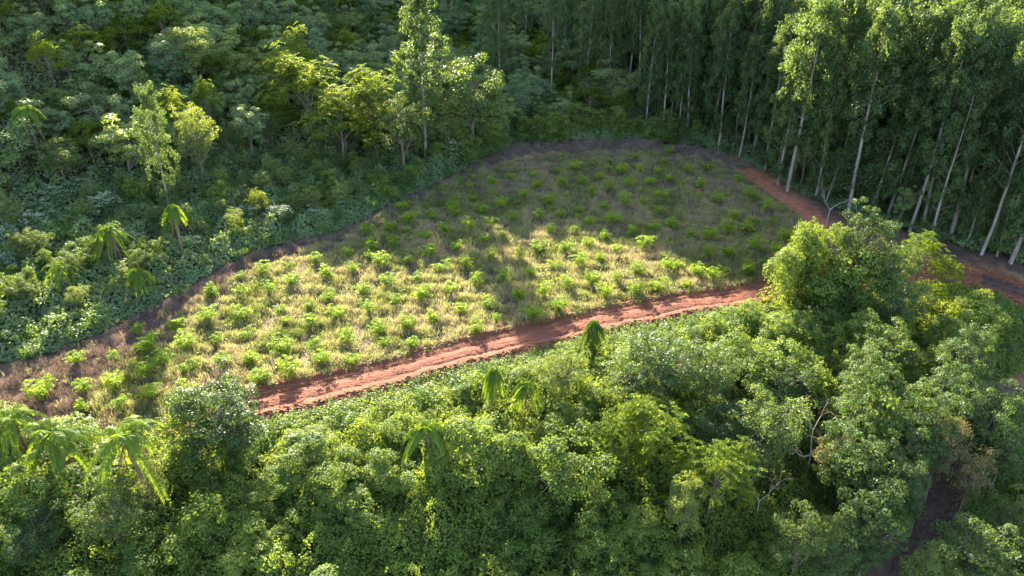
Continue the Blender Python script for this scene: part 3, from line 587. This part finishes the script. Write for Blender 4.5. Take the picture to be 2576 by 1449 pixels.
# foreground trees
FGT = [(P_tall[1], 530, 950, 11.5, 1.1, 'the roadside-end tree', 'tall bushy tree with a creeper trunk at the near end of the road'),
 (P_drape[1], 462, 1010, 8, .9, 'the creeper beside it', 'creeper tree leaning on the tree at the near end of the road'), (P_drape[4], 575, 1050, 6.5, .9, 'the creeper under it', 'low creeper mass under the tree at the near end of the road'), (P_pale[0], 250, 1225, 8.5, 1.05, 'the round foreground tree', 'round bushy tree in front of the tall foreground palm'), (P_drape[0], 505, 1275, 7, .9, 'the pointed creeper tree', 'pointed creeper tree to the right of the round foreground tree'),
 (P_drape[1], 640, 1330, 6, .9, 'the low creeper peak', 'low creeper peak along the bottom edge of the picture'), (P_drape[2], 35, 1195, 6.5, 1, 'the edge creeper tree', 'creeper tree at the frame edge below the broad palm'),
 (P_green[2], 70, 1300, 6, .9, 'the corner tree', 'dark bushy tree in the bottom corner of the thicket'), (P_pale[2], 340, 1210, 6, .9, 'the tree by the palm trunk', 'small bushy tree beside the tall palm trunk'),
 (P_drape[3], 950, 1150, 5.5, 1.2, 'the central creeper mound', 'broad creeper mound at the middle of the foreground'), (P_drape[4], 820, 1185, 5.5, 1.2, 'the shaded creeper mound', 'dark-sided creeper mound below the sunlit slope'),
 (P_drape[2], 700, 1160, 4.5, 1.2, 'the near creeper mound', 'creeper mound right of the roadside-end tree'), (P_arch[0], 1200, 1082, 8, .95, 'the creeper arch', 'arch of creeper beside the palm column'),
 (P_drape[1], 1400, 1120, 9, .9, 'the creeper column', 'tall creeper column right of the creeper arch'), (P_drape[3], 1300, 1110, 7.5, 1, 'the creeper back wall', 'creeper-hung tree behind the creeper arch'),
 (P_pale[3], 1420, 880, 8, 1.0, 'the grey round tree', 'grey-green round tree below the shaggy roadside palm'), (P_tall[0], 1690, 838, 10.5, 1.25, 'the great green tree', 'great spreading green tree, largest below the road'),
 (P_green[3], 1590, 880, 8.5, 1.0, 'the green shoulder', 'green tree leaning on the great spreading tree'), (P_green[0], 1790, 880, 9, 1.0, 'the dark shoulder', 'dark green tree at the shaded side of the great tree'),
 (P_feather[1], 1640, 1015, 10, .95, 'the layered foreground tree', 'layered yellow-green feathery tree under the great tree'), (P_feather[0], 1560, 1060, 8, .8, 'the lower layered tree', 'smaller feathery tree left of the layered one'),
 (P_pale[1], 1945, 1000, 11, 1.1, 'the big pale tree', 'big pale sunlit tree, roundest of the lower right'), (P_feather[2], 1815, 1120, 11, .85, 'the fresh green tree', 'fresh green feathery tree below the big pale tree'),
 (P_pale[2], 1735, 1195, 10, .55, 'the narrow pale tree', 'narrow pale tree in front of the fresh green one'), (P_dry[1], 2115, 1105, 8.5, .7, 'the twiggy pale tree', 'pale tree with bare twigs beside the big pale tree'),
 (P_pale[3], 2035, 1285, 10, .75, 'the low pale tree', 'pale sunlit tree standing out of the dark bottom edge'), (P_green[2], 2105, 1340, 8, .8, 'the dark low tree', 'dark tree behind the low pale tree by the track'),
 (P_pale[1], 2245, 812, 9.5, 1.05, 'the bright dome tree', 'bright domed tree in front of the dark hollow'), (P_pale[0], 2385, 865, 9.5, .75, 'the track-side pale tree', 'pale tree nearest the dark track'),
 (P_drape[2], 2320, 900, 6.5, 1, 'the dome creeper', 'creeper mass right below the bright domed tree'), (P_pale[2], 2170, 890, 7, .9, 'the leafy shoulder tree', 'bushy tree left below the bright domed tree'),
 (P_drape[0], 2210, 1010, 11, .75, 'the upright creeper tree', 'upright creeper tree above the shaded track'), (P_tall[0], 2325, 985, 12, .8, 'the tall track tree', 'tall dark tree leaning over the bend of the shaded track'), (P_drape[4], 2150, 985, 7, .8, 'the twin creeper tree', 'slim creeper tree left of the upright one'),
 (P_green[1], 2215, 1170, 11, .8, 'the shaded green tree', 'dark green tree overhanging the shaded track'), (P_feather[0], 2230, 1240, 7, .8, 'the shaded fern tree', 'dark feathery tree lowest beside the shaded track'),
 (P_dry[0], 2400, 1062, 11, .62, 'the tangled tree', 'tall tangled tree with dry brown vines beyond the track'), (P_dry[1], 2465, 1150, 9, .7, 'the brown-vined tree', 'leaning tree with brown dead vines beside the tangled tree'),
 (P_pale[2], 2480, 1325, 11, 1.0, 'the corner dome tree', 'largest pale domed tree in the bottom right corner'), (P_pale[0], 2365, 1380, 9, .8, 'the corner low tree', 'pale bushy tree left of the corner dome'),
 (P_pale[3], 2572, 1240, 9, .7, 'the edge pale tree', 'pale tree cut by the frame above the corner dome'), (P_green[0], 2530, 985, 9, 1.0, 'the edge green tree', 'dark green tree cut by the frame beyond the track'),
 (P_tall[1], 2440, 930, 12, .8, 'the far track tree', 'dark tree on the far side of the shaded track'), (P_green[2], 2560, 1080, 9, .9, 'the dark edge tree', 'shaded tree at the frame edge behind the tangled tree'),
 (P_drape[2], 1480, 1300, 5.5, 1.1, 'the bottom creeper mound', 'shaded creeper mound near the bottom edge'), (P_pale[2], 1500, 1210, 7, .5, 'the small lit tree', 'small yellow lit tree alone in the shaded thicket')]
for p, px, py, H, w, sh, lab in FGT: L_(p, px, py, H, sh, lab, w=w)
for x_, y_, H_, lab in [(35.5, 56, 13, 'tall dark tree on the near edge of the shaded track'), (32.5, 51, 12, 'second tall dark tree along the near edge of the shaded track'), (38.5, 61, 12, 'tall dark tree at the top of the shaded track'), (34.6, 51.5, 11, 'leaning dark tree over the middle of the shaded track'), (31, 45, 9, 'broad dark tree at the lowest stretch of the shaded track')]:  # trees added on the sun side to shade the track
    place(P_tall[int(H_) % 2], x_, y_, s=H_ / 13 * .75, sz=H_ / 13, label=lab)
for k_, (x_, y_, H_, lab) in enumerate([(35.3, 50.5, 7, 'creeper mass hanging over the middle of the shaded track'), (36.3, 53.5, 7.5, 'creeper mass hanging over the upper bend of the shaded track'), (33.6, 47, 6, 'creeper mass by the lowest stretch of the shaded track')]):  # creeper masses added to block low sun under those crowns
    place(P_drape[k_], x_, y_, s=H_ / P_drape[k_]['H'], label=lab)
Qt = smooth_path(TRACK, .5); Tt = unit(np.gradient(Qt, axis=0)); Nt = np.stack([Tt[:, 1], -Tt[:, 0]], 1)
for k_, (yy, off, H_, lab) in enumerate([(62, 2.4, 13, 'tall leafy tree where the shaded track turns out of the hollow'), (57, 2.2, 13, 'tall leafy tree one trunk below the turn of the shaded track'), (52.5, 2.3, 12, 'tall leafy tree halfway along the shaded track'), (48, 2.3, 11, 'leafy tree two thirds down the shaded track'), (43, 2.5, 10, 'leafy tree near the bottom end of the shaded track'), (59, -2.6, 12, 'leafy tree on the far edge of the shaded track turn')]):  # row of trees added to overhang and shade the track
    i_ = int(np.argmin(np.abs(Qt[:, 1] - yy) + 100 * (np.arange(len(Qt)) < len(Qt) * .35))); p_ = Qt[i_] + Nt[i_] * off
    place(P_tall[k_ % 2], p_[0], p_[1], s=H_ / 13 * .8, sz=H_ / 13, label=lab)
L_(P_dead[0], 2068, 1035, 9, 'the dead tree', 'dead leafless tree with brown twigs behind the twiggy pale tree', w=.7)
L_(P_dead[1], 1935, 1150, 9, 'the white-limbed tree', 'bare white-limbed tree before the big pale tree', w=.6)

# ------------------------------------------------------------------ saplings, one by one as photographed
SAPS = []
for X_, Y_ in [(470,120),(640,110),(850,110),(1000,50),(1150,20),(690,210),(860,170),(1060,140),(1215,110),(1380,30),(1560,80),(1700,30),(1890,20),(1300,210),(1130,230),(1490,190),(1660,180),(1800,140),(1980,110),(2140,90),(2280,80),(2410,30),(2390,150),(510,220),(370,280),(190,310),(970,280),(790,310),(630,340),(400,400),(230,430),(870,420),(1220,350),(1080,370),(1580,300),(1760,280),(1880,240),(1990,350),(2060,230),(2190,310),(2360,280),(2500,260),(2470,400),(1860,400),(1690,440),(1490,440),(1350,490),(1140,500),(940,550),(760,590),(660,470),(510,520),(300,540),(50,480),(90,600),(170,760),(580,650),(360,700),(610,800),(830,750),(1030,680),(1230,650),(1430,620),(1620,570),(1790,550),(1950,510),(2080,440),(2300,420),(2080,660),(2230,620),(2390,730),(2470,580),(2540,560),(1890,680),(1700,720),(1530,770),(1350,800),(1110,840),(900,900),(700,970),(500,1020),(410,840),(210,900),(290,1060),(1020,1040),(1240,1000),(1450,940),(1640,880),(1870,890),(1990,780),(2220,760),(780,1110),(550,1160),(360,1220),(90,1280),(50,1130)]:
    SAPS.append((858 + X_ * .3334, 483 + Y_ * .3334))
for X_, Y_ in [(975,1410),(1150,1390),(1280,1340),(1450,1330),(1480,1410),(1640,1290),(1660,1410),(1770,1280),(1820,1380),(1900,1240),(1950,1350),(2030,1220),(2130,1300),(2210,1190),(2250,1290),(2345,1170),(2330,1380),(2390,1300),(2470,1350),(2470,1150),(2170,1400),(2020,1430)]:
    SAPS.append((858 + X_ * .3334, Y_ * .3334))
for X_, Y_ in [(1990,610),(2180,560),(2390,520),(2470,640),(2210,690),(1820,770),(2040,750),(1580,960),(1830,940),(2110,900),(2340,870),(2480,810),(1340,1030),(1050,1060),(1640,1130),(1870,1090),(2340,1010),(1120,1180),(1400,1170),(870,1250),(590,1290),(1230,1290),(1420,1340),(1690,1290),(1900,1280),(2130,1210),(2390,1190),(2440,1290),(2190,1370),(1960,1410),(1110,1370),(1600,780),(2540,950)]:
    SAPS.append((X_ * .3334, 483 + Y_ * .3334))
for X_, Y_ in [(60,340),(190,470),(120,620),(310,600),(230,640),(490,600),(250,60),(390,200),(510,50),(550,430),(630,540),(720,470),(340,480),(200,340),(480,290),(630,130),(340,300),(680,220),(770,360),(850,370),(700,580)]:
    SAPS.append((1717 + X_ * .3334, 483 + Y_ * .3334))
for X_, Y_ in [(130,1410),(30,1300),(420,1370),(180,1270)]: SAPS.append((1717 + X_ * .3334, Y_ * .3334))
for X_, Y_ in [(640,60),(620,200),(330,90),(930,170),(1140,100),(880,20)]: SAPS.append((X_ * .3334, 966 + Y_ * .3334))
sap_rec = []
for k_, (px, py) in enumerate(SAPS):
    x, y = march(px, py + 4, .3); Pp = P_sap[k_ % 7]
    if seg_dist(ROAD, np.array([x]), np.array([y]))[0] < 3.2: continue
    s = random.choice([random.uniform(.75, 1.0), random.uniform(.95, 1.4), random.uniform(1.0, 1.25)]); place(Pp, x, y, s=s, group='saplings planted in rows across the grassy field'); sap_rec.append(THINGS[-1])

for k_ in range(420):
    x, y = random.uniform(-48, 58), random.uniform(55, 160)
    if len(sap_rec) >= 225 or not inside(FIELD, np.array([x]), np.array([y]))[0] or seg_dist(ROAD, np.array([x]), np.array([y]))[0] < 3.5: continue
    if min((t['x'] - x) ** 2 + (t['y'] - y) ** 2 for t in sap_rec) < 2.6 ** 2: continue
    place(P_sap[k_ % 7], x, y, s=random.uniform(.45, .8), group='saplings planted in rows across the grassy field'); sap_rec.append(THINGS[-1])

# ------------------------------------------------------------------ fill: forest, grove, scrub, thicket
def radius(t): return t['H'] * .3
def free(x, y, r):
    for t in THINGS:
        if (t['x'] - x) ** 2 + (t['y'] - y) ** 2 < (r + .0) ** 2: return False
    return True
def in_frame(x, y, H, m=60):
    z = float(ground(x, y)); a = project(x, y, z); b = project(x, y, z + H)
    return -m < a[0] < W0 + m and b[1] < H0 + 40 and a[1] > -8 * 0 + 0 - 0 and a[1] > 5
rf = np.random.default_rng(77)
def fill(n_try, box, test, pick):
    out = []
    for _ in range(n_try):
        x, y = rf.uniform(box[0], box[1]), rf.uniform(box[2], box[3])
        if not test(x, y): continue
        P, H, w, r, kind = pick(x, y)
        if P is None or not in_frame(x, y, H) or not free(x, y, r): continue
        place(P, x, y, s=H / P['H'] * w, sz=H / P['H'], tag=kind, tilt=.05); out.append(THINGS[-1])
    return out
in1 = lambda P, x, y: bool(inside(P, np.array([x]), np.array([y]))[0])
d1 = lambda P, x, y: float(seg_dist(P, np.array([x]), np.array([y]))[0])
# eucalyptus grove: the front row first, then the depth of it
FR = []; front = smooth_path(EUC[:10], 3.4)
for q in front:
    if rf.random() < .3: continue
    q = q + rf.normal(size=2) * 1.5
    if in_frame(q[0], q[1], 28) and free(q[0], q[1], 2.5):
        P = P_gum[rf.integers(6) if q[0] > 50 else [1, 3, 4][rf.integers(3)]]; H = rf.uniform(24, 34); place(P, q[0], q[1], s=H / P['H'] * .95, sz=H / P['H'], tilt=.02); FR.append(THINGS[-1])
def pk(x, y):
    P = P_gum[rf.integers(6)]; return P, rf.uniform(26, 35), rf.uniform(.85, 1.15), 4.0 + max(0, d1(EUC[:10], x, y) - 8) * .03, 'grove'
fill(2600, (15, 150, 90, 232), lambda x, y: in1(EUC, x, y), pk)
fill(1800, (15, 150, 84, 200), lambda x, y: in1(EUC, x, y) and .5 < d1(EUC[:10], x, y) < (18 if x < 52 else 9), lambda x, y: (P_ygum[rf.integers(3)], rf.uniform(6, 16), rf.uniform(.85, 1.25), 1.8, 'grove_young'))
def pk(x, y):
    r = rf.random(); return (P_green[rf.integers(4)] if r < .5 else P_forest[rf.integers(6)]), rf.uniform(6, 13), rf.uniform(.6, .85), 2.0, 'grove_under'
fill(500, (25, 135, 95, 215), lambda x, y: in1(EUC, x, y) and d1(EUC[:10], x, y) > 1, pk)
for px, py in [(1135, 85), (1150, 60), (1240, 210), (1257, 240), (1322, 130), (1388, 250), (1412, 200), (1470, 230), (1530, 240)]:
    x, y = march(px, py + 20); P = P_gum[rf.integers(6)]; H = rf.uniform(24, 30)
    place(P, x, y, s=H / P['H'] * .9, sz=H / P['H'], tag='back_gum')
# scrub (sunlit, low) and hillside forest
PALMS = [t for t in THINGS if t['P']['cat'] in ('palm', 'flowering shrub')]
def clear(x, y): return not any(abs(t['x'] - x) < (2.8 if t['P']['cat'] == 'palm' else 1.8) and -((1.1 if t['P']['cat'] == 'palm' else .45) * t['H'] + 1) < y - t['y'] < 1.5 for t in PALMS)
def scrub(x, y):
    u = d1(EDGE, x, y)
    return in1(BACK, x, y) and u < 26 and x < -24 and y < 128
def pk(x, y):
    u = d1(EDGE, x, y); r = rf.random()
    if u < 4: return P_shrub[rf.integers(5)], rf.uniform(1.5, 2.6), 1.15, 1.9, 'scrub'
    if r < .45: return P_shrub[rf.integers(5)], rf.uniform(2, 3.8), 1.05, 1.7, 'scrub'
    if r < .7: return P_drape[rf.integers(5)], rf.uniform(3, 5), 1.0, 2.0, 'scrub_vine'
    return P_pale[rf.integers(4)], rf.uniform(3.5, 5.5), 1.05, 2.1, 'scrub_tree'
fill(2200, (-120, -20, 60, 130), lambda x, y: scrub(x, y) and clear(x, y), pk)
def pk(x, y):
    u = d1(EDGE, x, y); r = rf.random(); e = min(1, max(0, u / 14))
    if u < 5: return P_drape[rf.integers(5)], rf.uniform(3, 6.5) * (.6 if x < -30 else 1), 1.15, 2.3, 'edge_vine'
    if r < .52: return P_forest[rf.integers(6)], rf.uniform(7, 13) * (.6 + .4 * e), rf.uniform(1.0, 1.3), 3.1, 'forest'
    if r < .74: return P_feather[rf.integers(3)], rf.uniform(7, 11) * (.65 + .35 * e), 1.1, 3.3, 'forest_feather'
    if r < .88: return P_pale[rf.integers(4)], rf.uniform(6, 10) * (.6 + .4 * e), 1.25, 3.2, 'forest_pale'
    return P_drape[rf.integers(5)], rf.uniform(5, 8), 1.3, 2.8, 'forest_vine'
fill(5500, (-150, 45, 80, 232), lambda x, y: in1(BACK, x, y) and not in1(EUC, x, y) and not scrub(x, y) and clear(x, y) and d1(EDGE, x, y) > .6, pk)
for q in smooth_path(EDGE[1:], 3.0):
    q = q + rf.normal(size=2) * 1.3
    if rf.random() < .55 and free(q[0], q[1], 1.6) and in_frame(q[0], q[1], 2): place(P_shrub[rf.integers(5)], q[0], q[1], s=rf.uniform(.5, 1.1), tag='margin_shrub')
# thicket below the road
def pk(x, y):
    dr = min(d1(ROAD, x, y) - 3.2, d1(TRACK, x, y) * 1.4 - 2.2); hm = .6 * dr
    if dr < .8: return None, 1, 1, 1, ''
    r = rf.random(); dark = x > 16
    if hm < 2.4 or r < .2: return P_shrub[rf.integers(5)], min(hm + .5, rf.uniform(1.6, 3)), 1.1, 1.8, 'thicket_shrub'
    H = min(hm, rf.uniform(3, 8))
    if dark and r < .45: return P_green[rf.integers(4)], H, 1.05, 2.7, 'thicket_tree'
    if dark and r < .65: return P_pale[rf.integers(4)], H, 1.05, 2.7, 'thicket_pale'
    if dark and r < .75: return P_feather[rf.integers(3)], H, .9, 2.7, 'thicket_feather'
    return P_drape[rf.integers(5)], min(H, 5.5) * rf.uniform(.6, 1.05), rf.uniform(1.15, 1.7), 2.7, 'thicket_vine'
fill(1500, (-62, 72, 26, 92), lambda x, y: in1(FRONT, x, y), pk)

# ------------------------------------------------------------------ labels for everything that has none yet
ORD = ['', 'second ', 'third ', 'fourth ', 'fifth ', 'sixth ', 'seventh ', 'eighth ', 'ninth ', 'tenth '] + [w + ' ' for w in 'eleventh twelfth thirteenth fourteenth fifteenth sixteenth seventeenth eighteenth nineteenth twentieth'.split()] + ['twenty-%s ' % w for w in 'first second third fourth fifth sixth seventh eighth ninth'.split()] + ['thirtieth '] + ['thirty-%s ' % w for w in 'first second third fourth fifth sixth seventh eighth ninth'.split()] + ['fortieth '] + ['forty-%s ' % w for w in 'first second third fourth fifth sixth seventh eighth ninth'.split()]
DESC = {'grove_front': ('tall eucalyptus with a bare pale trunk', 'eucalyptus trees along the front of the grove'), 'grove': ('tall grove eucalyptus', 'eucalyptus trees in the dense grove'),
 'grove_young': ('young leafy eucalyptus', 'young eucalyptus trees along the grove edge'), 'grove_under': ('dark grove bush-tree', 'bushy trees under the eucalyptus grove'), 'back_gum': ('thin grey eucalyptus on the shaded hill', 'thin eucalyptus trees on the shaded hill'),
 'scrub': ('leafy green shrub', 'shrubs of the sunlit scrub'), 'scrub_vine': ('creeper mound in the scrub', 'creeper mounds in the scrub'), 'scrub_tree': ('small pale scrub tree', 'small trees in the scrub'),
 'edge_vine': ('low creeper mound at the forest edge', 'creeper mounds along the forest edge'), 'forest': ('dark bushy forest tree', 'bushy trees of the hillside forest'), 'forest_feather': ('feathery-leaved forest tree', 'feathery trees of the hillside forest'),
 'forest_pale': ('grey-green forest tree', 'grey-green trees of the hillside forest'), 'forest_vine': ('creeper-hung forest tree', 'creeper-hung trees of the hillside forest'),
 'margin_shrub': ('low shrub on the dry strip', 'low shrubs along the dry strip'), 'thicket_shrub': ('leafy shrub', 'shrubs of the foreground thicket'), 'thicket_tree': ('dark green thicket tree', 'green trees of the foreground thicket'), 'thicket_pale': ('pale thicket tree', 'pale trees of the foreground thicket'),
 'thicket_feather': ('feathery thicket tree', 'feathery trees of the foreground thicket'), 'thicket_vine': ('creeper mound in the thicket', 'creeper mounds of the foreground thicket')}
for k_, t in enumerate(sorted(FR, key=lambda t: project(t['x'], t['y'], t['z'])[0])):
    t['short'] = f"the {ORD[k_] or 'first '}front trunk"; t['o']['group'] = 'eucalyptus trees along the front of the grove'
    t['o']['label'] = f"tall eucalyptus, {ORD[k_] or 'first '}in the grove front from the field"
LM = [t for t in THINGS if t['short'] and 'its' not in t['short'].split() and not t['short'].endswith(' it')]
seen = {}
for t in THINGS:
    if t['tag']:
        l = min(LM, key=lambda q: (q['x'] - t['x']) ** 2 + (q['y'] - t['y']) ** 2)
        a = project(t['x'], t['y'], t['z'] + t['H']); b = project(l['x'], l['y'], l['z'] + l['H']); dx, dy = a[0] - b[0], a[1] - b[1]
        where = ('left of' if dx < 0 else 'right of') if abs(dx) > abs(dy) * 1.2 else ('behind' if dy < 0 else 'in front of')
        seen.setdefault((DESC[t['tag']][0], where, l['short']), []).append((math.hypot(t['x'] - l['x'], t['y'] - l['y']), t))
        t['o']['group'] = DESC[t['tag']][1]
for (d, where, sh), ts in seen.items():
    for k_, (_, t) in enumerate(sorted(ts, key=lambda q: q[0])):
        t['o']['label'] = f"{d}, {ORD[k_] if k_ < len(ORD) else str(k_ + 1) + 'th '}nearest {where} {sh}"
rows = {}
for t in sap_rec: rows.setdefault(int(max(0, (-float(d_road(t['x'], t['y'])) - 3) // 4.0)), []).append(t)
for r_i, r_k in enumerate(sorted(rows)):
    for k_, t in enumerate(sorted(rows[r_k], key=lambda q: q['x'])):
        far = 'dull green' if t['y'] > 100 else 'bright green'
        t['o']['label'] = f"{far} sapling, {ORD[k_] or 'first '}from the left in the {ORD[r_i] or 'first '}row up from the road"
